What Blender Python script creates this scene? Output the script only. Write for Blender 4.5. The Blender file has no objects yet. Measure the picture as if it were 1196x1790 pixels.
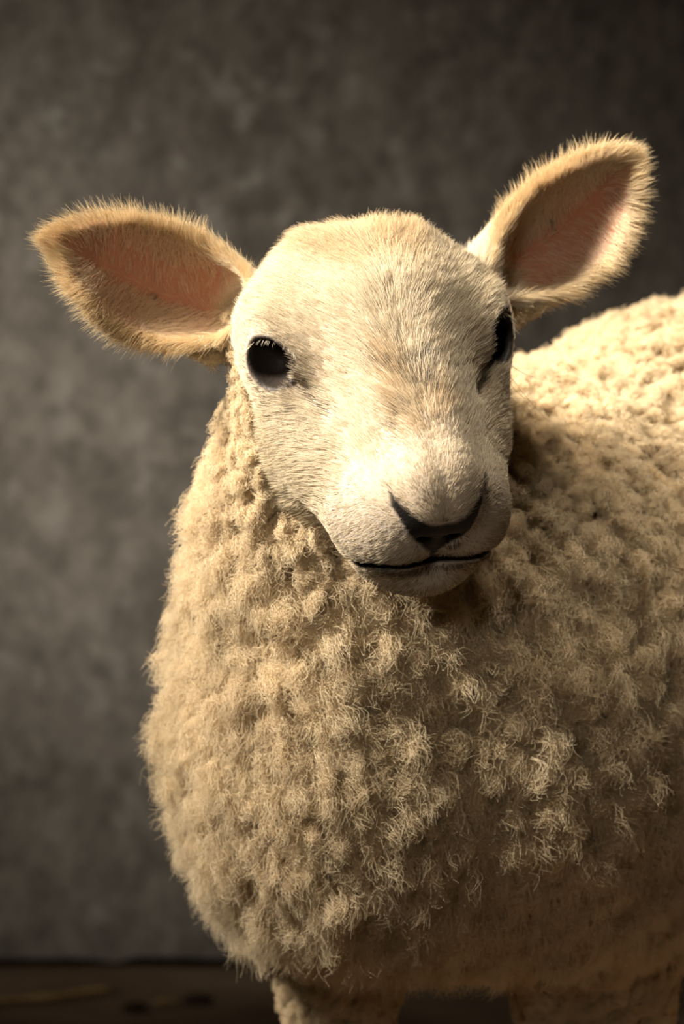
import bpy, math, random
import numpy as np
from mathutils import Vector, Matrix, kdtree

rng = np.random.default_rng(7)
random.seed(7)
HAIR = True
SC = bpy.context.scene
COL = SC.collection

# ------------------------------------------------------------------ camera
CAM_Y, CAM_Z, S0 = -1.5, 0.40, 0.00028          # camera stands 1.5 m before the face, 0.40 m high
cd = bpy.data.cameras.new('camera')
cam = bpy.data.objects.new('camera', cd); COL.objects.link(cam)
cam.location = (0, CAM_Y, CAM_Z); cam.rotation_euler = (math.pi/2, 0, 0)
cd.sensor_fit = 'VERTICAL'; cd.sensor_height = 36; cd.sensor_width = 24
cd.lens = 36*1.5/(1790*S0)
cd.clip_start = 0.05
cd.dof.use_dof = True; cd.dof.focus_distance = 1.455; cd.dof.aperture_fstop = 8.0
SC.camera = cam

# ------------------------------------------------------------------ world, lights, exposure
w = bpy.data.worlds.new('world'); SC.world = w; w.use_nodes = True
bg = w.node_tree.nodes['Background']
bg.inputs[0].default_value = (1.0, 0.80, 0.60, 1); bg.inputs[1].default_value = 0.011

def area(name, loc, target, size, power, color, spread=180, size_y=None):
    l = bpy.data.lights.new(name, 'AREA'); o = bpy.data.objects.new(name, l); COL.objects.link(o)
    o.location = loc
    o.rotation_euler = (Vector(target)-Vector(loc)).to_track_quat('-Z', 'Y').to_euler()
    l.size = size; l.energy = power; l.color = color; l.spread = math.radians(spread)
    if size_y: l.shape = 'RECTANGLE'; l.size_y = size_y
    return o
area('key_softbox', (-1.19, -0.44, 1.45), (-0.05, 0.0, 0.665), 0.40, 6.2, (1.0, 0.905, 0.75), 36)
area('added_flank_fill', (0.24, 0.02, 1.72), (0.18, 0.15, 0.52), 0.40, 0.95, (1.0, 0.90, 0.74), 29)  # added fill from above to brighten the flank beside the head
area('added_muzzle_fill', (-0.45, -1.65, 0.95), (0.025, -0.05, 0.49), 0.30, 0.085, (1.0, 0.90, 0.74), 17)  # added narrow front fill that lifts the shaded side of the muzzle
area('added_wall_fill', (-0.85, 0.10, 0.75), (-0.20, 1.2, 0.46), 0.35, 1.2, (1.0, 0.91, 0.77), 46)  # added fill that makes a soft pool of light on the wall
SC.view_settings.view_transform = 'Standard'; SC.view_settings.look = 'None'
SC.view_settings.exposure = 0.0; SC.view_settings.gamma = 1.0
SC.view_settings.use_curve_mapping = False

# ------------------------------------------------------------------ helpers
def at(px, py, y):
    s = S0*(y-CAM_Y)/1.5
    return np.array([(px-598)*s, y, CAM_Z-(py-895)*s])

def nrm(v):
    return v/np.maximum(np.linalg.norm(v, axis=-1, keepdims=True), 1e-9)

def sm(a, b, x):
    t = np.clip((x-a)/(b-a), 0, 1); return t*t*(3-2*t)

def material(name):
    m = bpy.data.materials.new(name); m.use_nodes = True
    nt = m.node_tree; nt.nodes.clear()
    out = nt.nodes.new('ShaderNodeOutputMaterial')
    return m, nt, out

def node(nt, typ, **kw):
    n = nt.nodes.new(typ)
    for k, v in kw.items():
        if k in n.inputs: n.inputs[k].default_value = v
        else: setattr(n, k, v)
    return n

def ramp(nt, fac, stops):
    r = nt.nodes.new('ShaderNodeValToRGB')
    e = r.color_ramp.elements
    while len(e) < len(stops): e.new(0.5)
    for i, (p, c) in enumerate(stops):
        e[i].position = p; e[i].color = (*c, 1)
    nt.links.new(fac, r.inputs[0])
    return r.outputs[0]

def mesh_obj(name, verts, faces, mat, parent=None, smooth=True):
    me = bpy.data.meshes.new(name)
    me.from_pydata([tuple(v) for v in verts], [], [tuple(f) for f in faces])
    if smooth: me.polygons.foreach_set('use_smooth', [True]*len(me.polygons))
    me.update()
    o = bpy.data.objects.new(name, me); COL.objects.link(o)
    if mat: me.materials.append(mat)
    if parent: o.parent = parent
    return o

def tag(o, label=None, cat=None, group=None, kind=None):
    if label: o['label'] = label
    if cat: o['category'] = cat
    if group: o['group'] = group
    if kind: o['kind'] = kind
    return o

# ------------------------------------------------------------------ setting
def wall_material():
    m, nt, out = material('mottled_grey_plaster')
    L = nt.links.new
    tc = node(nt, 'ShaderNodeTexCoord')
    n1 = node(nt, 'ShaderNodeTexNoise', Scale=3.2, Detail=6.0, Roughness=0.62)
    n2 = node(nt, 'ShaderNodeTexNoise', Scale=52.0, Detail=3.0, Roughness=0.6)
    n3 = node(nt, 'ShaderNodeTexNoise', Scale=42.0, Detail=2.0, Roughness=0.5)
    mp = node(nt, 'ShaderNodeMapping'); mp.inputs['Scale'].default_value = (1.0, 1.0, 0.8)
    L(tc.outputs['Object'], mp.inputs[0])
    for n in (n1, n2, n3): L(mp.outputs[0], n.inputs['Vector'])
    base = ramp(nt, n1.outputs['Fac'], [(0.30, (0.115, 0.103, 0.090)), (0.50, (0.148, 0.134, 0.118)), (0.72, (0.185, 0.170, 0.153))])
    mo = ramp(nt, n2.outputs['Fac'], [(0.28, (0.60, 0.59, 0.58)), (0.5, (1, 1, 1)), (0.72, (1.40, 1.40, 1.39))])
    mx = node(nt, 'ShaderNodeMix', data_type='RGBA', blend_type='MULTIPLY'); mx.inputs['Factor'].default_value = 1
    L(base, mx.inputs['A']); L(mo, mx.inputs['B'])
    sp = ramp(nt, n3.outputs['Fac'], [(0.0, (0, 0, 0)), (0.57, (0, 0, 0)), (0.80, (1, 1, 1))])
    mx2 = node(nt, 'ShaderNodeMix', data_type='RGBA'); L(sp, mx2.inputs['Factor'])
    L(mx.outputs['Result'], mx2.inputs['A']); mx2.inputs['B'].default_value = (0.26, 0.245, 0.225, 1)
    b = node(nt, 'ShaderNodeBsdfPrincipled', Roughness=0.9)
    b.inputs['Specular IOR Level'].default_value = 0.15
    L(mx2.outputs['Result'], b.inputs['Base Color'])
    bu = node(nt, 'ShaderNodeBump', Strength=0.25, Distance=0.004)
    L(n2.outputs['Fac'], bu.inputs['Height']); L(bu.outputs[0], b.inputs['Normal'])
    L(b.outputs[0], out.inputs[0])
    return m

def floor_material():
    m, nt, out = material('trodden_brown_earth')
    L = nt.links.new
    tc = node(nt, 'ShaderNodeTexCoord')
    n1 = node(nt, 'ShaderNodeTexNoise', Scale=6.0, Detail=8.0, Roughness=0.65)
    n2 = node(nt, 'ShaderNodeTexNoise', Scale=60.0, Detail=4.0)
    for n in (n1, n2): L(tc.outputs['Object'], n.inputs['Vector'])
    c = ramp(nt, n1.outputs['Fac'], [(0.3, (0.11, 0.074, 0.047)), (0.52, (0.185, 0.128, 0.083)), (0.75, (0.26, 0.185, 0.122))])
    b = node(nt, 'ShaderNodeBsdfPrincipled', Roughness=0.95)
    b.inputs['Specular IOR Level'].default_value = 0.1
    L(c, b.inputs['Base Color'])
    bu = node(nt, 'ShaderNodeBump', Strength=0.5, Distance=0.006)
    L(n2.outputs['Fac'], bu.inputs['Height']); L(bu.outputs[0], b.inputs['Normal'])
    L(b.outputs[0], out.inputs[0])
    return m

def plain(name, color, rough=0.8, spec=0.2):
    m, nt, out = material(name)
    b = node(nt, 'ShaderNodeBsdfPrincipled', Roughness=rough)
    tc = node(nt, 'ShaderNodeTexCoord'); n = node(nt, 'ShaderNodeTexNoise', Scale=40.0, Detail=4.0)
    nt.links.new(tc.outputs['Object'], n.inputs['Vector'])
    c = ramp(nt, n.outputs['Fac'], [(0.3, tuple(x*0.75 for x in color)), (0.7, tuple(x*1.2 for x in color))])
    nt.links.new(c, b.inputs['Base Color'])
    b.inputs['Specular IOR Level'].default_value = spec
    nt.links.new(b.outputs[0], out.inputs[0])
    return m

def box(x0, x1, y0, y1, z0, z1):
    v = [(x, y, z) for x in (x0, x1) for y in (y0, y1) for z in (z0, z1)]
    f = [(0, 1, 3, 2), (4, 6, 7, 5), (0, 4, 5, 1), (2, 3, 7, 6), (0, 2, 6, 4), (1, 5, 7, 3)]
    return v, f

WALL_Y = 1.2
# floor: a gently uneven slab, flat where the sheep stands
gx = np.linspace(-3.2, 3.2, 90); gy = np.linspace(-3.0, WALL_Y+0.30, 70)
fv = []
for y in gy:
    for x in gx:
        fv.append((x, y, -0.0035 + 0.002*math.sin(7*x+3*y) + 0.0012*math.sin(19*x-11*y)))
nx_, ny_ = len(gx), len(gy)
ff = [(j*nx_+i, j*nx_+i+1, (j+1)*nx_+i+1, (j+1)*nx_+i) for j in range(ny_-1) for i in range(nx_-1)]
tag(mesh_obj('floor', fv, ff, floor_material()), 'dark brown trodden earth floor along the foot of the grey wall', kind='structure')
# back wall: a plaster panel whose slightly ragged lower edge stops short of the floor
wv, wf = [], []
xs_ = np.linspace(-3.2, 3.2, 321)
for i, x in enumerate(xs_):
    zb = 0.0085 + 0.0012*math.sin(9*x) + 0.0010*math.sin(31*x+1) + (0.002 if x > 0.1 else 0) - 0.006*math.exp(-((x+0.205)/0.012)**2)
    for (y, z) in ((WALL_Y, zb), (WALL_Y, 2.6), (WALL_Y+0.04, 2.6), (WALL_Y+0.04, zb)): wv.append((x, y, z))
    if i:
        a = (i-1)*4; b = i*4
        for k in range(4): wf.append((a+k, b+k, b+(k+1) % 4, a+(k+1) % 4))
tag(mesh_obj('wall_back', wv, wf, wall_material(), smooth=False), 'mottled grey plaster wall standing behind the sheep', kind='structure')
v, f = box(-3.2, 3.2, WALL_Y+0.28, WALL_Y+0.30, -0.01, 2.6)
tag(mesh_obj('gap_shade_sheet', v, f, plain('painted_gap_shade', (0.01, 0.008, 0.006)), smooth=False), 'near-black sheet behind the grey wall, painted as the shade in the gap under it', kind='structure')  # near-black colour stands in for the darkness inside the gap

# litter on the floor in front of the wall: split straw stalks and small clods
def stalk(name, pts, r, mat, label, group=None):
    v, f = [], []; k = 8; pts = [np.array(p, float) for p in pts]
    for i, p in enumerate(pts):
        t = nrm(pts[min(i+1, len(pts)-1)]-pts[max(i-1, 0)]); a = nrm(np.cross(t, [0, 0, 1.0])); b = np.cross(a, t)
        rr = r*(0.55 if i in (0, len(pts)-1) else 1.0)*(1.18 if i == len(pts)//2 else 1.0)
        for q in range(k):
            w_ = 2*math.pi*q/k; v.append(p+a*rr*math.cos(w_)+b*rr*0.7*math.sin(w_))
    for i in range(len(pts)-1):
        for q in range(k): f.append((i*k+q, i*k+(q+1) % k, (i+1)*k+(q+1) % k, (i+1)*k+q))
    f.append(tuple(range(k))[::-1]); f.append(tuple((len(pts)-1)*k+q for q in range(k)))
    tag(mesh_obj(name, v, f, mat), label, 'straw', group)
STRAW = plain('dry_straw', (0.42, 0.29, 0.13), 0.7)
def fl(px, py, z=0.0015):                                # point of the floor under a pixel
    s = (CAM_Z-z)/(py-895); y = s*1.5/S0+CAM_Y
    return ((px-598)*s, y, z)
def line(a, b, n, wob):
    a, b = np.array(a), np.array(b)
    return [a+(b-a)*t+np.array([0, wob*math.sin(5*t), 0]) for t in np.linspace(0, 1, n)]
stalk('straw_stalk', line(fl(-60, 1756, .0035), fl(100, 1741, .0035), 7, .004)+line(fl(125, 1738, .0035), fl(205, 1727, .0035), 4, .002), 0.0040, STRAW, 'long pale straw stalk lying on the earth at the left edge', 'straw bits on the floor')
stalk('straw_stalk', line(fl(268, 1752, .003), fl(312, 1748, .003), 5, .002), 0.0036, STRAW, 'short yellow straw fragment lying on the earth left of the sheep', 'straw bits on the floor')
def clod(name, c, r, mat, label, cat):
    bm_v, bm_f = [], []; nu, nv = 14, 8; rr = np.random.default_rng(int(c[0]*1000) % 97)
    for j in range(nv+1):
        for i in range(nu):
            t, p = math.pi*j/nv, 2*math.pi*i/nu
            k = 1+0.16*math.sin(3*p+2*t)+0.10*math.sin(5*p-3*t)*math.sin(t)
            bm_v.append((c[0]+r[0]*k*math.sin(t)*math.cos(p), c[1]+r[1]*k*math.sin(t)*math.sin(p), c[2]+r[2]*math.cos(t)))
    for j in range(nv):
        for i in range(nu): bm_f.append((j*nu+i, (j+1)*nu+i, (j+1)*nu+(i+1) % nu, j*nu+(i+1) % nu))
    tag(mesh_obj(name, bm_v, bm_f, mat), label, cat, 'clods on the floor')
CLOD = plain('dark_clod', (0.018, 0.012, 0.008), 0.9)
clod('earth_clod', fl(642, 1789, .004), (.0085, .007, .006), CLOD, 'small near-black clod on the floor between the front legs', 'clod')
clod('earth_clod', fl(1166, 1792, .004), (.009, .008, .006), CLOD, 'small near-black clod on the floor right of the sheep', 'clod')
clod('earth_clod', fl(345, 1747, .002), (.012, .010, .005), plain('brown_clod', (0.045, 0.03, 0.018), 0.95), 'flat brown clod of earth beside the short straw fragment', 'clod')
clod('earth_clod', fl(236, 1760, .002), (.010, .009, .004), plain('brown_clod', (0.045, 0.03, 0.018), 0.95), 'flat brown clod of earth in front of the short straw fragment', 'clod')

# ------------------------------------------------------------------ signed distance body
M0 = at(664, 603, 0.0)                                   # midpoint between the eyes
L_ = nrm(np.array([0.961, 0.244, 0.125]))                # head's left (picture right)
F_ = np.array([0.25, -0.59, -0.77]); F_ = nrm(F_-L_*np.dot(F_, L_))   # from brow to nose
U_ = nrm(np.cross(F_, L_))                               # out of the face
RH = np.stack([L_, F_, U_])                              # rows: head axes
def h2w(l, f, u): return M0+l*L_+f*F_+u*U_
def w2h(p): return (p-M0) @ RH.T

def axis_coords(lo, a, b, hi, fine, coarse):
    parts = []
    if lo < a: parts.append(np.linspace(lo, a, max(2, int(round((a-lo)/coarse))+1))[:-1])
    parts.append(np.linspace(a, b, int(round((b-a)/fine))+1)[:-1])
    parts.append(np.linspace(b, hi, max(2, int(round((hi-b)/coarse))+1)))
    return np.concatenate(parts).astype(np.float32)
FINE = 0.0018
GX = axis_coords(-0.19, -0.185, 0.175, 0.56, FINE, 0.006)
GY = axis_coords(-0.14, -0.12, 0.10, 0.62, FINE, 0.006)
GZ = axis_coords(-0.02, 0.335, 0.60, 0.62, FINE, 0.006)
D = np.full((len(GX), len(GY), len(GZ)), 1.0, np.float32)

def sub(lo, hi):
    s = []
    for g, a, b in zip((GX, GY, GZ), lo, hi):
        i0 = max(0, np.searchsorted(g, a)-1); i1 = min(len(g), np.searchsorted(g, b)+1)
        s.append(slice(i0, i1))
    return tuple(s)
def smin(a, b, k):
    h = np.maximum(k-np.abs(a-b), 0)/k
    return np.minimum(a, b)-h*h*k*0.25
def smax(a, b, k): return -smin(-a, -b, k)

def ell(P, c, r, R=None):
    x, y, z = P[0]-c[0], P[1]-c[1], P[2]-c[2]
    if R is not None:
        x, y, z = (R[0][0]*x+R[0][1]*y+R[0][2]*z, R[1][0]*x+R[1][1]*y+R[1][2]*z, R[2][0]*x+R[2][1]*y+R[2][2]*z)
    k0 = np.sqrt((x/r[0])**2+(y/r[1])**2+(z/r[2])**2)
    k1 = np.sqrt((x/r[0]**2)**2+(y/r[1]**2)**2+(z/r[2]**2)**2)
    return k0*(k0-1)/np.maximum(k1, 1e-6)
def cone(P, a, b, ra, rb):
    a = np.asarray(a, float); b = np.asarray(b, float); d = b-a; dd = float(d @ d)
    x, y, z = P[0]-a[0], P[1]-a[1], P[2]-a[2]
    t = np.clip((x*d[0]+y*d[1]+z*d[2])/dd, 0, 1)
    return np.sqrt((x-t*d[0])**2+(y-t*d[1])**2+(z-t*d[2])**2)-(ra+(rb-ra)*t)
def body_add(fn, lo, hi, k):
    s = sub(np.array(lo)-0.05, np.array(hi)+0.05)
    P = (GX[s[0]][:, None, None], GY[s[1]][None, :, None], GZ[s[2]][None, None, :])
    D[s] = smin(D[s], fn(P).astype(np.float32), k)
def add_ell(c, r, k, R=None):
    m = max(r); body_add(lambda P: ell(P, c, r, R), c-m, c+m, k)
def add_cone(a, b, ra, rb, k):
    m = max(ra, rb); body_add(lambda P: cone(P, a, b, ra, rb), np.minimum(a, b)-m, np.maximum(a, b)+m, k)

BA = math.radians(40)
BD = np.array([math.sin(BA), math.cos(BA), 0.0])        # towards the tail
BL = np.array([math.cos(BA), -math.sin(BA), 0.0])       # sheep's left
UP = np.array([0, 0, 1.0])
RB = np.stack([BD, BL, UP])
SH = np.array([0.085, 0.17, 0.35])
def bod(t, l, z): return SH+BD*t+BL*l+UP*(z-SH[2])
add_ell(bod(0.24, 0, 0.372), (0.23, 0.125, 0.148), 0.02, RB)           # barrel
add_ell(bod(0.34, 0, 0.375), (0.12, 0.12, 0.145), 0.05, RB)            # rump
add_ell(bod(0.04, 0, 0.325), (0.13, 0.115, 0.13), 0.05, RB)             # ribcage front
add_ell(at(618, 1298, 0.135), (0.0725, 0.092, 0.091), 0.05)              # breast
add_ell(at(700, 1440, 0.165), (0.080, 0.09, 0.052), 0.05)              # brisket
add_cone(at(572, 805, 0.058), at(613, 1200, 0.128), 0.050, 0.076, 0.04) # neck
add_cone(at(720, 880, 0.13), bod(0.06, 0, 0.355), 0.07, 0.10, 0.05)     # nape into withers
add_ell(at(1000, 1260, 0.165), (0.070, 0.10, 0.13), 0.05, np.stack([BL, BD, UP]))   # near shoulder
def leg(pts, k=0.03):
    for (a, ra), (b, rb) in zip(pts[:-1], pts[1:]): add_cone(np.array(a), np.array(b), ra, rb, k)
LF = at(1035, 1700, 0.16); RF = at(590, 1700, 0.17)
leg([(at(1030, 1480, 0.165), 0.046), (at(1040, 1720, 0.165), 0.033), ((LF[0], 0.16, 0.085), 0.021), ((LF[0], 0.155, 0.035), 0.014), ((LF[0]-.004, 0.142, 0.012), 0.0165)])
leg([(at(620, 1560, 0.18), 0.036), (at(590, 1720, 0.175), 0.022), ((RF[0]+.004, 0.175, 0.085), 0.018), ((RF[0]+.004, 0.17, 0.035), 0.013), ((RF[0], 0.157, 0.012), 0.0165)])
for s in (-1, 1):
    a = bod(0.36, 0.07*s, 0.30); b = bod(0.37, 0.075*s, 0.17); c = bod(0.42, 0.075*s, 0.13); d_ = bod(0.40, 0.075*s, 0.035)
    leg([(a, 0.075), (b, 0.038), (c, 0.021), (d_, 0.014), (bod(0.39, 0.075*s, 0.012), 0.0165)])
add_cone(bod(0.45, 0, 0.42), bod(0.49, 0, 0.26), 0.028, 0.016, 0.03)   # tail

# ---- head
hs = sub(M0-np.array([0.16, 0.16, 0.17]), M0+np.array([0.16, 0.15, 0.13]))
Xw = GX[hs[0]][:, None, None]-np.float32(M0[0]); Yw = GY[hs[1]][None, :, None]-np.float32(M0[1]); Zw = GZ[hs[2]][None, None, :]-np.float32(M0[2])
hl, hf, hu = [(RH[i, 0].astype(np.float32)*Xw+RH[i, 1].astype(np.float32)*Yw+RH[i, 2].astype(np.float32)*Zw) for i in range(3)]
al = np.sqrt(hl*hl+1e-7)                                 # head is symmetric
PH = (al, hf, hu)
ESH, NSH = 0.0013, 0.0015                               # eyes and nostrils sit a touch off the midline
PE = (np.sqrt((hl+ESH)**2+1e-7), hf, hu); PN = (np.sqrt((hl+NSH)**2+1e-7), hf, hu)
EYE_C = np.array([0.0497, 0.006, 0.005]); EYE_R = 0.0148
EYE_N = nrm(np.array([0.70, 0.52, 0.48]))
EYE_T = np.array([-0.42, 0.88, -0.20]); EYE_T = nrm(EYE_T-EYE_N*np.dot(EYE_T, EYE_N))
EYE_B = np.cross(EYE_N, EYE_T)
h = ell(PH, (0.008, -0.024, -0.010), (0.054, 0.044, 0.042))                       # skull
h = smin(h, ell(PH, (0.012, -0.010, 0.009), (0.038, 0.038, 0.024)), 0.02)     # brow plate
h = smin(h, cone(PH, (0, 0.0, -0.006), (0, 0.085, -0.006), 0.043, 0.027), 0.02)   # face wedge
h = smin(h, cone(PH, (0.008, 0.0, 0.014), (0.006, 0.092, 0.008), 0.024, 0.016), 0.016)  # nasal bridge
h = smin(h, cone(PH, (0.044, -0.012, 0.0), (0.030, 0.045, -0.020), 0.020, 0.017), 0.02)  # cheekbone
h = smin(h, ell(PH, (0.030, 0.005, -0.045), (0.028, 0.045, 0.036)), 0.025)    # jaw muscle
h = smin(h, cone(PH, (0.012, 0.02, -0.060), (0.006, 0.088, -0.046), 0.024, 0.020), 0.02)  # lower jaw
h = smin(h, ell(PH, (0.0165, 0.088, -0.020), (0.0230, 0.030, 0.026)), 0.012)  # upper lip lobes
h = smin(h, ell(PH, (0.005, 0.097, 0.002), (0.0142, 0.021, 0.016)), 0.010)     # nose
h = smin(h, ell(PH, (0.0, 0.093, -0.046), (0.029, 0.025, 0.015)), 0.008)      # lower lip and chin
h = smin(h, ell(PE, EYE_C-0.004*EYE_N, (0.0195, 0.0195, 0.0195)), 0.014)      # orbit
h = smin(h, cone(PE, EYE_C+0.0135*EYE_T*0-0.012*np.array([0, 1, 0])+np.array([0.006, 0, 0.013]), EYE_C+np.array([0.010, 0.012, 0.0125]), 0.005, 0.0045), 0.010)  # brow ridge
h = smin(h, cone(PH, (0.034, 0.028, -0.026), (0.020, 0.082, -0.026), 0.021, 0.021), 0.02)   # cheek into lip
# mouth slit
um = -0.0165-0.85*(0.126-hf)
slit = np.maximum(np.abs(hu-um)-0.0016, np.maximum(-(h+0.010), 0.078-hf))
h = smax(h, -slit, 0.003)
# philtrum
ph = cone((hl, hf, hu), (0, 0.128, -0.006), (0, 0.122, -0.024), 0.0022, 0.0016)
h = smax(h, -ph, 0.004)
# nostrils: comma-shaped slits running up and out
for a, b, r1, r2 in (((0.0045, 0.118, -0.010), (0.0105, 0.108, -0.002), 0.0026, 0.0038), ((0.0105, 0.108, -0.002), (0.0182, 0.090, 0.0075), 0.0038, 0.0030)):
    h = smax(h, -cone(PN, a, b, r1, r2), 0.004)
# tear groove
h = smax(h, -cone(PH, (0.049, 0.024, 0.0065), (0.038, 0.045, 0.0075), 0.0018, 0.0013), 0.008)
# eye opening
op = ell(PE, EYE_C+0.013*EYE_N, (0.0124, 0.0112, 0.017), np.stack([EYE_T, EYE_B, EYE_N]))
h = smax(h, -op, 0.0025)
D[hs] = smin(D[hs], h.astype(np.float32), 0.028)

# ---- ears: leaf-shaped cups swept along their length, thickened and melted into the head
class Ear: pass
def make_ear(base, tip, mid_off, open_dir, length_n=46, width=0.0262):
    e = Ear()
    base = np.array(base); tip = np.array(tip)
    ax = nrm(tip-base); Ln = np.linalg.norm(tip-base)
    N = np.array(open_dir, float); N = nrm(N-ax*np.dot(N, ax))
    W = np.cross(N, ax)
    pts, uv, ns = [], [], []
    us = np.linspace(0, 1, length_n)
    for u in us:
        wdt = width*(np.interp(u, [0, .12, .3, .5, .7, .85, .94, 1.0], [.66, .76, .95, 1.0, .84, .56, .34, .12]))
        th = math.radians(np.interp(u, [0, .15, .35, .6, 1.0], [158, 112, 72, 52, 40]))
        R = wdt/math.sin(th) if th < math.pi/2 else wdt
        c = base+ax*Ln*u+mid_off*math.sin(math.pi*u)
        nv = max(5, int(2*th*R/0.0014))
        for v in np.linspace(-1, 1, nv):
            a = th*v
            p = c+W*R*math.sin(a)+N*(R*(1-math.cos(a))-0.010*math.sin(math.pi*min(1, u*1.3)))
            pts.append(p); uv.append((u, v)); ns.append(N*math.cos(a)-W*math.sin(a))
    e.pts = np.array(pts); e.uv = np.array(uv); e.ns = np.array(ns); e.ax = ax; e.N = N; e.W = W; e.base = base
    kd = kdtree.KDTree(len(pts))
    for i, p in enumerate(pts): kd.insert(p, i)
    kd.balance(); e.kd = kd
    return e
EARS = [make_ear(at(414, 553, 0.045), at(94, 421, 0.012), np.array([0, 0, -0.002]), (0.14, -0.94, 0.08), width=0.0278),
        make_ear(at(864, 484, 0.075), at(1095, 276, 0.056), np.array([0.004, 0, -0.004]), (0.28, -0.94, 0.04))]
for e in EARS:
    lo, hi = e.pts.min(0)-0.009, e.pts.max(0)+0.009
    s = sub(lo, hi)
    X, Y, Z = np.meshgrid(GX[s[0]], GY[s[1]], GZ[s[2]], indexing='ij')
    q = np.stack([X.ravel(), Y.ravel(), Z.ravel()], 1)
    # cheap cull by coarse cells
    dist = np.full(len(q), 0.02, np.float32)
    cp = e.pts[::9]
    near = np.zeros(len(q), bool)
    for i in range(0, len(q), 40000):
        qq = q[i:i+40000]
        dm = (qq**2).sum(1)[:, None]-2*qq @ cp.T+(cp**2).sum(1)[None]
        near[i:i+40000] = dm.min(1) < 0.011**2
    for i in np.nonzero(near)[0]: dist[i] = e.kd.find(q[i])[2]
    dist = dist.reshape(X.shape)-0.0023
    D[s] = smin(D[s], dist.astype(np.float32), 0.007)

# ---- surface nets on the rectilinear grid
def surface_nets(D, gx, gy, gz):
    ins = D < 0
    c = np.zeros(tuple(n-1 for n in D.shape), np.int8)
    for i in (0, 1):
        for j in (0, 1):
            for k in (0, 1): c += ins[i:D.shape[0]-1+i, j:D.shape[1]-1+j, k:D.shape[2]-1+k]
    act = (c > 0) & (c < 8)
    idx = np.full(act.shape, -1, np.int32); ii, jj, kk = np.nonzero(act); idx[ii, jj, kk] = np.arange(len(ii))
    acc = np.zeros((len(ii), 3)); cnt = np.zeros(len(ii))
    def gp(i, j, k): return np.stack([gx[i], gy[j], gz[k]], 1).astype(float)
    corners = [(a, b, d) for a in (0, 1) for b in (0, 1) for d in (0, 1)]
    for a in corners:
        for ax in range(3):
            if a[ax]: continue
            b = list(a); b[ax] = 1
            ia = (ii+a[0], jj+a[1], kk+a[2]); ib = (ii+b[0], jj+b[1], kk+b[2])
            da = D[ia].astype(float); db = D[ib].astype(float)
            m = (da < 0) != (db < 0)
            t = np.where(m, da/np.where(m, da-db, 1), 0)[:, None]
            p = gp(*ia)*(1-t)+gp(*ib)*t
            acc += p*m[:, None]; cnt += m
    V = acc/cnt[:, None]
    faces = []
    for ax in range(3):
        o1, o2 = (ax+1) % 3, (ax+2) % 3
        sl0 = [slice(None)]*3; sl1 = [slice(None)]*3
        sl0[ax] = slice(0, -1); sl1[ax] = slice(1, None)
        a, b = ins[tuple(sl0)], ins[tuple(sl1)]
        e = np.nonzero(a != b); e = np.stack(e, 1)
        ok = (e[:, o1] > 0) & (e[:, o2] > 0) & (e[:, o1] < D.shape[o1]-1) & (e[:, o2] < D.shape[o2]-1)
        e = e[ok]
        fl = a[tuple(e.T)]
        q = []
        for d1, d2 in ((-1, -1), (0, -1), (0, 0), (-1, 0)):
            ee = e.copy(); ee[:, o1] += d1; ee[:, o2] += d2
            q.append(idx[tuple(ee.T)])
        q = np.stack(q, 1)
        q[~fl] = q[~fl][:, ::-1]
        faces.append(q)
    return V, np.concatenate(faces)
V, Q = surface_nets(D, GX, GY, GZ)
for it in range(2):                                       # light smoothing
    acc = np.zeros_like(V); cnt = np.zeros(len(V))
    for a in range(4):
        np.add.at(acc, Q[:, a], V[Q[:, (a+1) % 4]]+V[Q[:, (a-1) % 4]]); np.add.at(cnt, Q[:, a], 2)
    V = V*0.5+0.5*acc/cnt[:, None]
fn = np.cross(V[Q[:, 2]]-V[Q[:, 0]], V[Q[:, 3]]-V[Q[:, 1]])
VN = np.zeros_like(V)
for a in range(4): np.add.at(VN, Q[:, a], fn)
VN = nrm(VN)
FA = np.linalg.norm(fn, axis=1)*0.5
del D, h, slit, ph, op, hl, hf, hu, al, PH, PE, PN

# ------------------------------------------------------------------ regions of the coat
def ear_param(P):
    """for each point: nearest ear distance, u, v, outward flag (1 = inner face)"""
    n = len(P); d = np.full(n, 1.0); u = np.zeros(n); v = np.zeros(n); inner = np.zeros(n); which = np.zeros(n, int)
    for wi, e in enumerate(EARS):
        lo, hi = e.pts.min(0)-0.012, e.pts.max(0)+0.012
        for i in np.nonzero(((P > lo) & (P < hi)).all(1))[0]:
            _, j, dd = e.kd.find(P[i])
            if dd < d[i]:
                d[i] = dd; u[i], v[i] = e.uv[j]; inner[i] = 1.0 if np.dot(P[i]-e.pts[j], e.ns[j]) > 0 else 0.0; which[i] = wi
    return d, u, v, inner, which

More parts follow.
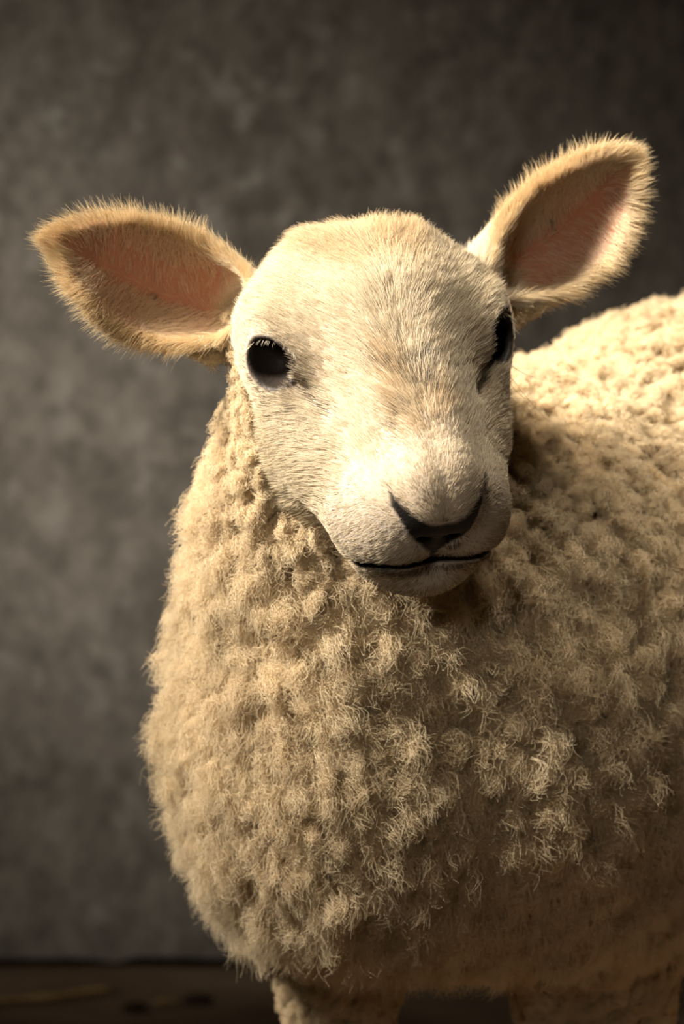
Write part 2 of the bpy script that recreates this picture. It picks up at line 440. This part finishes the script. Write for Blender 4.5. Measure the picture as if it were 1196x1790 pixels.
def face_fn(P):
    """head coordinates and a smooth 1 = short face hair, 0 = fleece"""
    q = w2h(P); l, f, u = q.T; a = np.abs(l)
    b1 = np.minimum(f+0.9*u+0.019+4*np.maximum(0, u+0.018), (u+0.068)+0.6*np.maximum(0, f-0.05))   # cheek line and under-jaw line
    face = sm(-0.011, 0.008, np.minimum(b1, np.where(u < -0.01, 1, f+0.078+0.2*u)))
    for e in EARS:                                        # short coat runs out onto the ear roots
        t = np.clip((P-e.base) @ e.ax, -0.02, 0.05); d = np.linalg.norm(P-e.base-t[:, None]*e.ax, axis=1)
        face = np.maximum(face, sm(0.040, 0.030, d)*sm(-0.03, -0.018, u))
    face *= (np.abs(l) < 0.105) & (f > -0.11) & (f < 0.16) & (u > -0.085) & (u < 0.08)
    return l, f, u, a, face
def nose_mask(l, f, u):
    a = np.abs(l+NSH)
    top = np.interp(a, [0, .007, .015, .021], [.0050, .0058, .0092, .0118])
    bot = np.interp(a, [0, .003, .0105, .0155, .021], [-.026, -.0175, -.0080, -.0010, .0070])
    return sm(-0.0012, 0.0008, np.minimum(np.minimum(top-u, u-bot), 0.022-a))*(f > 0.084)
def eye_dist(P):
    q = w2h(P).copy(); q[:, 0] = np.abs(q[:, 0]+ESH); r = q-EYE_C
    t, b, n = r @ EYE_T, r @ EYE_B, r @ EYE_N
    return np.sqrt((t/1.12)**2+b**2)-0.0112, n, t, b

# skin colours (per vertex: the hide's own, plus painted shade in the ear lining)
l, f, u, a, face = face_fn(V)
ed, eu, ev, ei, ew = ear_param(V)
isear = sm(0.008, 0.004, ed)*sm(0.06, 0.16, eu)
C = np.tile(np.array([0.50, 0.37, 0.22]), (len(V), 1))
def mixc(mask, col):
    global C
    C = C*(1-mask[:, None])+np.array(col)*mask[:, None]
mixc(face, (0.58, 0.47, 0.36))
mixc(face*sm(0.055, 0.09, f)*sm(0.01, 0.0, u), (0.50, 0.42, 0.35))          # greyer skin about the lips
mixc(isear*ei, (0.44, 0.20, 0.125))  # pink lining, darkened to imitate shade from the upper rim
for wi, spots in enumerate((((.42, .12, .0022), (.5, -.15, .0012), (.62, -.45, .0015), (.70, -.5, .0015), (.33, .25, .0018), (.30, .1, .0014), (.75, -.3, .001), (.22, .45, .0013)), ((.35, .0, .0014), (.45, .2, .0024), (.48, .3, .0017), (.36, .42, .0017), (.55, -.1, .0012), (.3, .5, .0013), (.62, .1, .0011), (.42, .05, .0018)))):
    e = EARS[wi]
    for su, sv, sr in spots:
        c0 = e.pts[np.argmin((e.uv[:, 0]-su)**2+0.3*(e.uv[:, 1]-sv)**2)]
        mixc(0.95*sm(sr*1.9, sr*0.9, np.linalg.norm(V-c0, axis=1)), (0.06, 0.035, 0.025))
nm = nose_mask(l, f, u); mixc(nm, (0.010, 0.008, 0.007))
md = np.abs(u-(-0.0165-0.85*(0.126-f)))
mixc(sm(0.0045, 0.002, md)*(f > 0.08)*(np.abs(l) < 0.04), (0.022, 0.016, 0.014))
dd, dn, _, _ = eye_dist(V); mixc(sm(0.0034, 0.0012, dd)*(dn > -0.012)*(dd < 0.004), (0.03, 0.022, 0.018))
hoof = sm(0.034, 0.028, V[:, 2]); mixc(hoof, (0.04, 0.03, 0.025))

def skin_material():
    m, nt, out = material('sheep_hide'); L = nt.links.new
    at_ = node(nt, 'ShaderNodeAttribute', attribute_name='hide_colour')
    tc = node(nt, 'ShaderNodeTexCoord')
    n = node(nt, 'ShaderNodeTexNoise', Scale=700.0, Detail=2.0); L(tc.outputs['Object'], n.inputs['Vector'])
    b = node(nt, 'ShaderNodeBsdfPrincipled', Roughness=0.55); b.inputs['Specular IOR Level'].default_value = 0.3
    L(at_.outputs['Color'], b.inputs['Base Color'])
    b.inputs['Subsurface Weight'].default_value = 0.15; b.inputs['Subsurface Radius'].default_value = (0.008, 0.003, 0.0015); b.inputs['Subsurface Scale'].default_value = 1.0
    bu = node(nt, 'ShaderNodeBump', Strength=0.35, Distance=0.0008); L(n.outputs['Fac'], bu.inputs['Height']); L(bu.outputs[0], b.inputs['Normal'])
    L(b.outputs[0], out.inputs[0])
    return m
sheep = bpy.data.objects.new('sheep', None); COL.objects.link(sheep)
sheep.location = tuple(bod(0.18, 0, 0.0)); sheep.empty_display_size = 0.1
tag(sheep, 'cream woolly young sheep with wide pink-lined ears, standing before the grey wall and looking out', 'sheep')
def child(o, parent=sheep):
    o.parent = parent
    if parent is sheep: o.matrix_parent_inverse = Matrix.Translation(-sheep.location)
    return o
me = bpy.data.meshes.new('body')
me.vertices.add(len(V)); me.vertices.foreach_set('co', V.astype(np.float32).ravel())
me.loops.add(len(Q)*4); me.loops.foreach_set('vertex_index', Q.astype(np.int32).ravel())
me.polygons.add(len(Q)); me.polygons.foreach_set('loop_start', np.arange(0, len(Q)*4, 4, dtype=np.int32))
me.update(calc_edges=True); me.validate()
me.polygons.foreach_set('use_smooth', [True]*len(me.polygons))
ca = me.attributes.new('hide_colour', 'FLOAT_COLOR', 'POINT')
ca.data.foreach_set('color', np.concatenate([C, np.ones((len(C), 1))], 1).astype(np.float32).ravel())
me.materials.append(skin_material())
body = child(bpy.data.objects.new('body', me)); COL.objects.link(body)
# ------------------------------------------------------------------ eyes
def eye_material():
    m, nt, out = material('dark_sheep_eye'); L = nt.links.new
    tc = node(nt, 'ShaderNodeTexCoord'); sx = node(nt, 'ShaderNodeSeparateXYZ'); L(tc.outputs['Object'], sx.inputs[0])
    def mth(op, a, b=None, c=None):
        x = node(nt, 'ShaderNodeMath', operation=op)
        for i, v in enumerate((a, b, c)):
            if v is None: continue
            if isinstance(v, (int, float)): x.inputs[i].default_value = v
            else: L(v, x.inputs[i])
        return x.outputs[0]
    # object axes: x along the pupil slot, y across it, z out of the eye
    px = mth('MULTIPLY', sx.outputs[0], 1/0.0070); py = mth('MULTIPLY', sx.outputs[1], 1/0.0036)
    pr = mth('SQRT', mth('ADD', mth('POWER', px, 4), mth('POWER', mth('ABSOLUTE', py), 4)))
    ir = mth('SQRT', mth('ADD', mth('POWER', sx.outputs[0], 2), mth('POWER', sx.outputs[1], 2)))
    pup = mth('SUBTRACT', 1, mth('SMOOTH_MIN', 1, mth('MAXIMUM', mth('MULTIPLY_ADD', pr, 3, -2.4), 0), 0.05))
    n = node(nt, 'ShaderNodeTexNoise', Scale=500.0, Detail=3.0); L(tc.outputs['Object'], n.inputs['Vector'])
    iris = ramp(nt, n.outputs['Fac'], [(0.3, (0.17, 0.085, 0.032)), (0.7, (0.34, 0.19, 0.075))])
    lim = mth('GREATER_THAN', ir, 0.0100)
    m1 = node(nt, 'ShaderNodeMix', data_type='RGBA'); L(lim, m1.inputs['Factor']); L(iris, m1.inputs['A']); m1.inputs['B'].default_value = (0.016, 0.011, 0.008, 1)
    m2 = node(nt, 'ShaderNodeMix', data_type='RGBA'); L(pup, m2.inputs['Factor']); L(m1.outputs['Result'], m2.inputs['A']); m2.inputs['B'].default_value = (0.006, 0.006, 0.007, 1)
    b = node(nt, 'ShaderNodeBsdfPrincipled', Roughness=0.6); b.inputs['Specular IOR Level'].default_value = 0.0
    L(m2.outputs['Result'], b.inputs['Base Color']); L(b.outputs[0], out.inputs[0])
    return m
def cornea_material():
    m, nt, out = material('clear_cornea'); L = nt.links.new
    fr = node(nt, 'ShaderNodeFresnel', IOR=1.37)
    tr = node(nt, 'ShaderNodeBsdfTransparent'); gl = node(nt, 'ShaderNodeBsdfGlossy', Roughness=0.04)
    mx = node(nt, 'ShaderNodeMixShader')
    L(fr.outputs[0], mx.inputs[0]); L(tr.outputs[0], mx.inputs[1]); L(gl.outputs[0], mx.inputs[2]); L(mx.outputs[0], out.inputs[0])
    return m
def ball(R, bulge, nu=40, nv=24, cap=math.pi):
    v, f = [], []
    for j in range(nv+1):
        t = cap*j/nv
        for i in range(nu):
            p = 2*math.pi*i/nu
            r = R+bulge*math.exp(-(t/0.62)**4)
            v.append((r*math.sin(t)*math.cos(p), r*math.sin(t)*math.sin(p), r*math.cos(t)))
    for j in range(nv):
        for i in range(nu): f.append((j*nu+i, (j+1)*nu+i, (j+1)*nu+(i+1) % nu, j*nu+(i+1) % nu))
    return v, f
ME, MC = eye_material(), cornea_material()
lash_p, lash_c = [], []
for sg in (-1, 1):
    v, f = ball(EYE_R-0.0004, 0.0); eye = mesh_obj('eye', v, f, ME)
    v, f = ball(EYE_R-0.0002, 0.0012, cap=1.15); cor = mesh_obj('cornea', v, f, MC, eye)
    mir = np.array([sg, 1, 1])
    n_ = (EYE_N*mir) @ RH; t_ = (EYE_T*mir) @ RH
    # pupil slot runs level with the horizon
    hx = nrm(np.cross(np.array([0.1*sg, 0, 1.0]), n_)); hy = np.cross(n_, hx)
    c = h2w(*(EYE_C*mir-np.array([ESH, 0, 0])))
    Mx = Matrix(((hx[0], hy[0], n_[0], c[0]), (hx[1], hy[1], n_[1], c[1]), (hx[2], hy[2], n_[2], c[2]), (0, 0, 0, 1)))
    child(eye); eye.matrix_world = Mx
    # lashes along the upper lid
    b_ = (EYE_B*mir) @ RH
    upd = nrm(np.array([0, 0, 1.0])-n_*n_[2]); sid = np.cross(n_, upd)
    for k in range(60):
        ang = (-1.15+2.3*random.random())
        d0 = upd*math.cos(ang)+sid*math.sin(ang)
        root = c+n_*(EYE_R*0.62)+d0*(0.0122+0.0008*random.random())
        dirn = nrm(n_*0.85-upd*0.15+sid*(0.55*math.sin(ang)+0.15*random.uniform(-1, 1))+d0*0.25)
        ln = 0.0055+0.0030*random.random()
        pp = [root+dirn*ln*s_-upd*(0.55*ln*s_*s_) for s_ in np.linspace(0, 1, 6)]
        lash_p.append(pp); lash_c.append(np.array([0.85, 0.76, 0.62])*(0.85+0.3*random.random()))

# ------------------------------------------------------------------ hair and wool
def vnoise(P, scale, seed):
    """cheap smooth 3-D noise in -1..1 from a few random plane waves"""
    r = np.random.default_rng(seed); out = np.zeros(len(P))
    for k in range(9):
        d = nrm(r.normal(size=3)); out += np.sin(P @ d*scale*(0.6+0.9*r.random())+r.random()*6.28)
    return out/4.0
def hair_material(name, trans=0.30, spec=0.25, rough=0.45):
    m, nt, out = material(name); L = nt.links.new
    at_ = node(nt, 'ShaderNodeAttribute', attribute_name='hair_colour')
    b = node(nt, 'ShaderNodeBsdfPrincipled', Roughness=rough); b.inputs['Specular IOR Level'].default_value = spec
    t = node(nt, 'ShaderNodeBsdfTranslucent')
    mx = node(nt, 'ShaderNodeMixShader'); mx.inputs[0].default_value = trans
    L(at_.outputs['Color'], b.inputs['Base Color']); L(at_.outputs['Color'], t.inputs['Color'])
    L(b.outputs[0], mx.inputs[1]); L(t.outputs[0], mx.inputs[2]); L(mx.outputs[0], out.inputs[0])
    return m
M_WOOL = hair_material('fleece_wool', 0.22, 0.05, 0.8)
M_FUR = hair_material('face_fur', 0.25, 0.30, 0.45)
def curves_obj(name, pts, rad, col, mat, label=None):
    """pts (n,k,3), rad (k,) or (n,k), col (n,3): one hair-curves object"""
    n, k = pts.shape[:2]
    hc = bpy.data.hair_curves.new(name)
    hc.add_curves([k]*n)
    hc.attributes['position'].data.foreach_set('vector', pts.astype(np.float32).ravel())
    ra = hc.attributes.get('radius') or hc.attributes.new('radius', 'FLOAT', 'POINT')
    ra.data.foreach_set('value', np.broadcast_to(rad, (n, k)).astype(np.float32).ravel())
    ca = hc.attributes.new('hair_colour', 'FLOAT_COLOR', 'CURVE')
    ca.data.foreach_set('color', np.concatenate([col, np.ones((n, 1))], 1).astype(np.float32).ravel())
    hc.materials.append(mat)
    o = bpy.data.objects.new(name, hc); COL.objects.link(o); child(o)
    o['kind'] = 'stuff'
    if label: o['label'] = label
    return o

# region weights per quad
QC = V[Q].mean(1); QN = nrm(fn)
ql, qf, qu, qa, qface = face_fn(QC)
qed, qeu, qev, qei, qew = ear_param(QC)
qear = sm(0.0075, 0.005, qed)*np.where(qei > .5, sm(0.0, 0.05, qeu), sm(0.10, 0.22, qeu))
qnose = nose_mask(ql, qf, qu)
qdd, qdn, _, _ = eye_dist(QC)
qbare = np.maximum(qnose, (qdd < 0.0026)*(qdn > -0.012)*(qface > 0.5))
qmouth = (np.abs(qu-(-0.0165-0.85*(0.126-qf))) < 0.0022)*(qf > 0.08)*(np.abs(ql) < 0.036)
qbare = np.maximum(qbare, qmouth)
tocam = nrm(np.array([0, CAM_Y, CAM_Z])-QC)
facing = (QN*tocam).sum(1)
sc_ = S0*(QC[:, 1]-CAM_Y)/1.5
qpx, qpy = 598+QC[:, 0]/sc_, 895-(QC[:, 2]-CAM_Z)/sc_
inview = ((qpx > -60) & (qpx < 1270) & (qpy > -60) & (qpy < 1860)).astype(float)
vis = np.where((facing > -0.25) & (inview > 0), 1.0, 0.10)
nearw = np.clip(1.15-1.6*(QC[:, 1]-0.12), 0.45, 1.0)

def scatter(dens):
    wgt = FA*dens; n = int(wgt.sum()); cdf = np.cumsum(wgt)/wgt.sum()
    qi = np.searchsorted(cdf, rng.random(n)); qi = np.minimum(qi, len(Q)-1)
    s, t = rng.random(n)[:, None], rng.random(n)[:, None]
    c = V[Q[qi]]; nn = VN[Q[qi]]
    P = (c[:, 0]*(1-s)+c[:, 1]*s)*(1-t)+(c[:, 3]*(1-s)+c[:, 2]*s)*t
    N = nrm((nn[:, 0]*(1-s)+nn[:, 1]*s)*(1-t)+(nn[:, 3]*(1-s)+nn[:, 2]*s)*t)
    return P, N, qi
def nearest(seeds, P):
    kd = kdtree.KDTree(len(seeds))
    for i, p in enumerate(seeds): kd.insert(p, i)
    kd.balance(); f_ = kd.find
    return np.fromiter((f_(p)[1] for p in P), int, len(P))

# ---- fleece ----------------------------------------------------------------
qfle = (1-qface)*(1-qear)*(QC[:, 2] > 0.036)
LOCK_D, SUB_D, HAIR_D = 3.1e4, 2.8e5, 2.7e6
lk, lkN, lkq = scatter(qfle*LOCK_D)
sb, sbN, sbq = scatter(qfle*SUB_D*np.where(vis > .5, 1, .35))
P, N, qi = scatter(qfle*HAIR_D*vis*nearw)
n = len(P); print('fleece hairs', n)
sub_i = nearest(sb, P); sub_lock = nearest(lk, sb); lock_i = sub_lock[sub_i]
r2 = np.random.default_rng(3)
legm = sm(0.19, 0.15, P[:, 2])                                            # short wool on the legs
_, pf, pu, pa, pface = face_fn(P)
ql_ = w2h(P)
dh = np.linalg.norm(ql_*np.array([1.0, 0.8, 1.0])-np.array([0, 0.0, -0.01]), axis=1)
nearhead = sm(0.125, 0.065, dh)                                           # short curls about the head
chest = sm(0.47, 0.36, P[:, 2])*sm(0.32, 0.16, P[:, 1])                   # long open locks on the breast
ln = 0.0085+0.0060*chest
ln = ln*(1-nearhead)+0.0065*nearhead
ln = ln*(1-legm)+0.006*legm
lk_len = 0.65+0.7*r2.random(len(lk)); ln = ln*lk_len[lock_i]
poll = (pf < -0.02)*(pu > -0.005)*(np.abs(ql_[:, 0]) < 0.06)
ln = np.where(poll, 0.0065, ln)
# lock directions: out of the skin, combed down, each with its own lean
down = np.array([0, 0, -1.0])
lkD = nrm(lkN*0.85+down*0.30+0.50*r2.normal(size=lkN.shape)*np.array([1, .8, .8]))
sbD = nrm(lkD[sub_lock]+0.30*sbN+0.34*r2.normal(size=sbN.shape))
flow = sbD[sub_i]
hd = nrm(flow+0.16*r2.normal(size=P.shape))
hd = np.where(((hd*N).sum(1) < 0.15)[:, None], nrm(hd+0.45*N), hd)
K = 8; s = np.linspace(0, 1, K, dtype=np.float32)[None, :, None]
so = sb[sub_i]-P; lo_ = lk[lock_i]-P
so -= N*(so*N).sum(1, keepdims=True); lo_ -= N*(lo_*N).sum(1, keepdims=True)
so = so*np.minimum(1, 0.004/np.maximum(np.linalg.norm(so, axis=1, keepdims=True), 1e-6))
lo_ = lo_*np.minimum(1, 0.0060/np.maximum(np.linalg.norm(lo_, axis=1, keepdims=True), 1e-6))
edge = np.linalg.norm(lo_, axis=1)/0.0060
ln = ln*(1.08-0.34*edge**2)*(0.85+0.3*r2.random(n))
cl = ((0.62+0.16*chest)[:, None, None]*s**1.3)
e1 = nrm(np.cross(hd, r2.normal(size=3)[None]+0*hd)); e2 = np.cross(hd, e1)
ph_s = r2.random(len(sb))[sub_i]*6.28; fr_s = (1.4+1.5*r2.random(len(sb)))[sub_i]
amp = (0.0013+0.0012*chest)*(1-0.45*nearhead)*(0.5+r2.random(len(sb))[sub_i])
phh = r2.random(n)*6.28; frh = 2.0+2.5*r2.random(n); amph = 0.0007+0.0006*r2.random(n)
amp, fr_s, ph_s, amph, frh, phh, ln = (x.astype(np.float32) for x in (amp, fr_s, ph_s, amph, frh, phh, ln))
P, N, hd, so, lo_, e1, e2 = (x.astype(np.float32) for x in (P, N, hd, so, lo_, e1, e2)); down = down.astype(np.float32); chest = chest.astype(np.float32)
w1 = (amp[:, None, None]*s**0.8)*np.sin(6.28*fr_s[:, None, None]*s+ph_s[:, None, None])
w2 = (amp[:, None, None]*s**0.8)*np.cos(6.28*fr_s[:, None, None]*s+ph_s[:, None, None])
w3 = amph[:, None, None]*np.sin(6.28*frh[:, None, None]*s+phh[:, None, None])
w4 = amph[:, None, None]*np.cos(6.28*frh[:, None, None]*0.8*s+2*phh[:, None, None])
rise = (0.0048+0.0042*chest)*(1-legm)*(1-0.8*nearhead)*(0.40+1.2*r2.random(len(lk))[lock_i])*np.clip(1-edge**2*1.1, -0.4, 1)
P = P+N*rise[:, None]
pts = (P-0.0008*N)[:, None]+cl*(0.6*so[:, None]+(0.40+0.30*chest)[:, None, None]*lo_[:, None])+hd[:, None]*(ln[:, None, None]*s)+down*((0.18+0.22*chest)[:, None, None]*ln[:, None, None]*s**2)
pts = pts+e1[:, None]*(w1+w3)+e2[:, None]*(w2+w4)
far = sm(0.12, 0.35, P[:, 1])[:, None]
rad = (0.000110+0.00007*far)*np.array([1.0, 1, 1, 1, .95, .85, .7, .4])[None]*np.where(vis[qi] > .5, 1, 2.6)[:, None]
cn = vnoise(P, 90, 5)[:, None]; lkc = (r2.random(len(lk))[lock_i]-0.5)[:, None]
colr = np.array([0.82, 0.69, 0.49])*(1+0.05*cn+0.10*lkc+0.08*(r2.random((n, 1))-.5))
dirt = sm(0.75, 1.5, vnoise(P, 140, 8)+0.6*r2.random(n))[:, None]*0.25
colr = colr*(1-dirt)+np.array([0.42, 0.29, 0.16])*dirt
colr = np.where(poll[:, None], np.array([0.72, 0.59, 0.41])*(1+0.12*(r2.random((n, 1))-.5)), colr)
curves_obj('fleece', pts, rad, np.clip(colr, 0, 1), M_WOOL, 'thick cream fleece of crimped wool locks')
del pts, w1, w2, w3, w4, cl, so, lo_, e1, e2, hd, flow, rad, colr

# ---- short face coat -------------------------------------------------------------
def face_dir(P, N):
    l, f, u = w2h(P).T; sg = np.tanh(l/0.008)
    a = np.abs(l)
    v = -F_[None]*np.ones((len(P), 1))+L_[None]*(sg*(0.45+9*a))[:, None]
    side = sm(0.01, -0.02, u)*sm(0.09, 0.06, f)
    v = v-U_[None]*(side*1.3)[:, None]
    muz = sm(0.075, 0.092, f)*sm(0.006, -0.004, u)
    vm = -U_[None]*0.75+L_[None]*(sg*0.75)[:, None]-F_[None]*0.45
    v = v*(1-muz[:, None])+vm*muz[:, None]
    chin = sm(-0.038, -0.045, u)*(f > 0.05); v = v*(1-chin[:, None])+(-U_[None]*0.6-F_[None]*0.8)*chin[:, None]
    v = v+0.22*np.stack([vnoise(P, 120, 21), vnoise(P, 120, 22), vnoise(P, 120, 23)], 1)
    return nrm(v-N*(v*N).sum(1, keepdims=True))
P, N, qi = scatter(qface*(1-qear)*(1-np.clip(qbare, 0, 1))*5.5e6*np.where(vis > .5, 1, .3))
n = len(P); print('face hairs', n)
l, f, u = w2h(P).T; a = np.abs(l)
T = face_dir(P, N)
lip = sm(0.065, 0.088, f)
upface = sm(0.02, -0.035, f)
ln = 0.0056+0.0022*upface-0.0028*lip
cheek = sm(0.0, -0.03, u)*(1-lip); ln = ln+0.0025*cheek
dd, dn, et, eb = eye_dist(P); ln = np.where(dd < 0.008, 0.0026+0.3*np.maximum(dd, 0), ln)
pollw = sm(-0.015, -0.040, f)*sm(0.044, 0.022, a)*(u > 0)
ln = (ln+0.0036*pollw*(0.4+1.2*np.clip(0.5+vnoise(P, 420, 39), 0, 1)))*(0.7+0.6*r2.random(n))
lift = (0.27+0.12*r2.random(n)+0.15*upface+0.5*pollw)[:, None]
K = 6; s = np.linspace(0, 1, K)[None, :, None]
sb, sbN, _ = scatter(qface*(1-qear)*1.3e5); si = nearest(sb, P)
so = sb[si]-P; so -= N*(so*N).sum(1, keepdims=True); so *= np.minimum(1, 0.003/np.maximum(np.linalg.norm(so, axis=1, keepdims=True), 1e-6))
sj = (0.07*r2.normal(size=(len(sb), 3)))[si]
dv = nrm(T+lift*N+sj+0.13*r2.normal(size=P.shape))
dv = np.where(((dv*N).sum(1) < 0.1)[:, None], nrm(dv+0.25*N), dv)
bend = T*0.35-N*0.22
pts = (P-0.0004*N)[:, None]+dv[:, None]*(ln[:, None, None]*s)+bend[:, None]*(ln[:, None, None]*s**2)+0.15*so[:, None]*s
wob = (0.00022+0.0011*pollw[:, None, None])*np.sin((7+5*pollw[:, None, None])*s+6.28*r2.random((n, 1, 1)))*s; pts = pts+np.cross(dv, N)[:, None]*wob
rad = 0.000068*np.array([1, 1, .95, .8, .6, .25])[None]*(1-0.15*lip)[:, None]
white = np.array([0.76, 0.67, 0.52]); tan = np.array([0.66, 0.51, 0.33]); dark = np.array([0.10, 0.075, 0.055]); cream = np.array([0.72, 0.615, 0.44])
cn = vnoise(P, 110, 31)
bridge = sm(0.015, 0.035, f)*sm(0.092, 0.075, f)*sm(0.026, 0.014, a+0.006*vnoise(P, 220, 34))*(u > 0.005)
fore = sm(0.02, -0.02, f)*(u > 0)
colr = white*np.ones((n, 1))
m = (0.55*fore*(0.7+0.5*cn))[:, None].clip(0, 1); colr = colr*(1-m)+cream*m
m = (cheek*0.45)[:, None]; colr = colr*(1-m)+cream*m
m = (bridge*np.clip(0.55+0.6*vnoise(P, 260, 33), 0, 1))[:, None]; colr = colr*(1-m)+tan*m
pollp = sm(0.004, -0.022, f+0.006*vnoise(P, 150, 36))*sm(0.034, 0.012, a+0.5*np.clip(f+0.02, -.02, .02))*(u > 0); m = (0.9*pollp)[:, None]; colr = colr*(1-m)+np.array([0.66, 0.515, 0.325])*m
tn = (r2.random(n) < 0.16+0.10*cn)[:, None]; colr = np.where(tn, colr*np.array([0.74, 0.66, 0.54]), colr)
pd = np.full(n, 0.012)                                                     # chance of a dark hair
pd += 0.30*bridge*(vnoise(P, 300, 37) > 0.3)
nmk = nose_mask(l, f, u)
top = np.interp(a, [0, .007, .015, .021], [.0050, .0058, .0092, .0118]); bot = np.interp(a, [0, .003, .0105, .0155, .021], [-.026, -.0175, -.0080, -.0010, .0070])
nd = np.maximum(np.maximum(u-top, bot-u), a-0.022); pd += 0.75*sm(0.0035, 0.0, nd)*(f > 0.082)
pd += 0.22*lip*sm(0.0, -0.02, u)
um_ = -0.0165-0.85*(0.126-f)
pd += 0.75*sm(-0.011, -0.005, u-um_)*(u < um_)*sm(0.032, 0.018, a)*(f > 0.085)  # dark hairs below the mouth: dark lip skin plus imitated natural shadow
pd += 0.5*np.exp(-(((l+0.009)/0.004)**2+((u-0.0165)/0.004)**2))*(f > 0.09)
gd = np.abs((a-0.047)*(0.021)-(f-0.024)*(-0.011))/0.0237; pd += 0.38*sm(0.0026, 0.0004, gd)*(f > 0.016)*(f < 0.05)*(u > -0.006)
pd += 0.45*sm(0.004, 0.0, dd)+0.10*sm(0.012, 0.004, dd)
dk = (r2.random(n) < pd)[:, None]
colr = np.where(dk, dark*(0.7+1.4*r2.random((n, 1))), colr*(1+0.16*(r2.random((n, 1))-.5)))
curves_obj('face_hair', pts, rad, np.clip(colr, 0, 1), M_FUR, 'short white and tan face hair')

# ---- ears ------------------------------------------------------------------------
P, N, qi = scatter(qear*np.where(qei > .5, 3.4e6*(np.where(qev > 0, 0.30, 0.10)+0.72*np.clip(np.where(qev > 0, 2.2*qev-.0, -1.6*qev-.4), 0, 1)), 3.6e6))  # inner upper half kept sparse so the shade-darkened lining shows
n = len(P); ed, eu, ev, ei, ew = ear_param(P); print('ear hairs', n)
AX = np.stack([e.ax for e in EARS])[ew]; WW = np.stack([e.W for e in EARS])[ew]; NN = np.stack([e.N for e in EARS])[ew]
rim = sm(0.72, 0.97, np.abs(ev))
tipm = sm(0.8, 0.93, eu); rim = np.maximum(rim, tipm)
T = AX*0.75+WW*(np.sign(ev)*(0.35+0.5*rim))[:, None]
T = np.where((ei > .5)[:, None], AX*0.55+WW*(0.9*np.sign(ev))[:, None]+NN*0.25*np.abs(ev)[:, None], T)
T = T*(1-tipm[:, None])+(AX+0.35*N)*tipm[:, None]
T = T+0.28*np.stack([vnoise(P, 160, 41), vnoise(P, 160, 42), vnoise(P, 160, 43)], 1)
T = nrm(T-0.8*N*(T*N).sum(1, keepdims=True))
ln = np.where(ei > .5, 0.0070+0.0026*rim, 0.006+0.002*rim)*(0.6+0.75*r2.random(n))
dv = nrm(T+N*(0.36+0.1*r2.random(n))[:, None]+0.16*r2.normal(size=P.shape))
s = np.linspace(0, 1, 6)[None, :, None]
e1 = nrm(np.cross(dv, N)); phh = 6.28*r2.random((n, 1, 1))
pts = (P-0.0003*N)[:, None]+dv[:, None]*(ln[:, None, None]*s)+(T*0.25-N*0.2)[:, None]*(ln[:, None, None]*s**2)+e1[:, None]*0.0005*np.sin(5*s+phh)*s
rad = 0.000075*np.array([1, 1, .95, .8, .6, .2])[None]
gold = np.array([0.70, 0.50, 0.245]); pale = np.array([0.84, 0.72, 0.52]); inn = np.array([0.84, 0.69, 0.52])
lower = np.where(ew == 0, (ev > 0), (ev > 0))
colr = pale*np.ones((n, 1)); g = (0.75*rim*(0.4+0.6*r2.random(n)))[:, None]; colr = colr*(1-g)+gold*g
m = ((ei > .5)*(1-rim)*0.9)[:, None]; colr = colr*(1-m)+inn*m
colr = colr*(1+0.18*(r2.random((n, 1))-.5))
curves_obj('ear_hair', pts, rad, np.clip(colr, 0, 1), M_FUR, 'pale golden hair fringing the ears')
# ---- lashes, long brow and cheek whiskers, chin bristles
curves_obj('eyelashes', np.array(lash_p), 0.00009*np.array([1, 1, .9, .75, .5, .2])[None], np.clip(np.array(lash_c), 0, 1), M_FUR, 'pale lashes over both eyes')
wp, wc = [], []
def whisker(a, b, c, dark_):
    a, b, c = (np.asarray(x) for x in (a, b, c))
    wp.append([a*(1-t)**2+2*b*t*(1-t)+c*t*t for t in np.linspace(0, 1, 9)])
    wc.append([0.30, 0.21, 0.12] if dark_ else [0.75, 0.6, 0.4])
ys = 0.018
for (p, q, r) in (((872, 622), (905, 655), (962, 668)), ((873, 630), (905, 680), (960, 738)), ((874, 640), (900, 690), (925, 700)), ((874, 618), (890, 640), (930, 662)), ((876, 645), (895, 665), (915, 680))):
    whisker(at(*p, ys+.004), at(*q, ys-.004), at(*r, ys+0.004), True)
for (p, q, r) in (((640, 1000), (625, 1015), (605, 1018)), ((650, 1010), (635, 1035), (632, 1055)), ((662, 1018), (650, 1040), (640, 1050)), ((645, 1005), (630, 1025), (612, 1030)), ((655, 1012), (640, 1040), (640, 1058))):
    whisker(at(*p, -0.035), at(*q, -0.042), at(*r, -0.045), False)
for (p, q, r, yy) in (((455, 555), (470, 570), (478, 578), -.035), ((462, 552), (478, 566), (490, 572), -.036), ((850, 520), (852, 505), (858, 492), -.012), ((855, 518), (856, 506), (862, 498), -.012)):
    whisker(at(*p, yy), at(*q, yy-.006), at(*r, yy-.003), True)
curves_obj('whiskers', np.array(wp), 0.00009*np.array([1, 1, 1, .9, .9, .8, .7, .5, .25])[None], np.array(wc), M_FUR, 'long thin whiskers under the eye and chin')
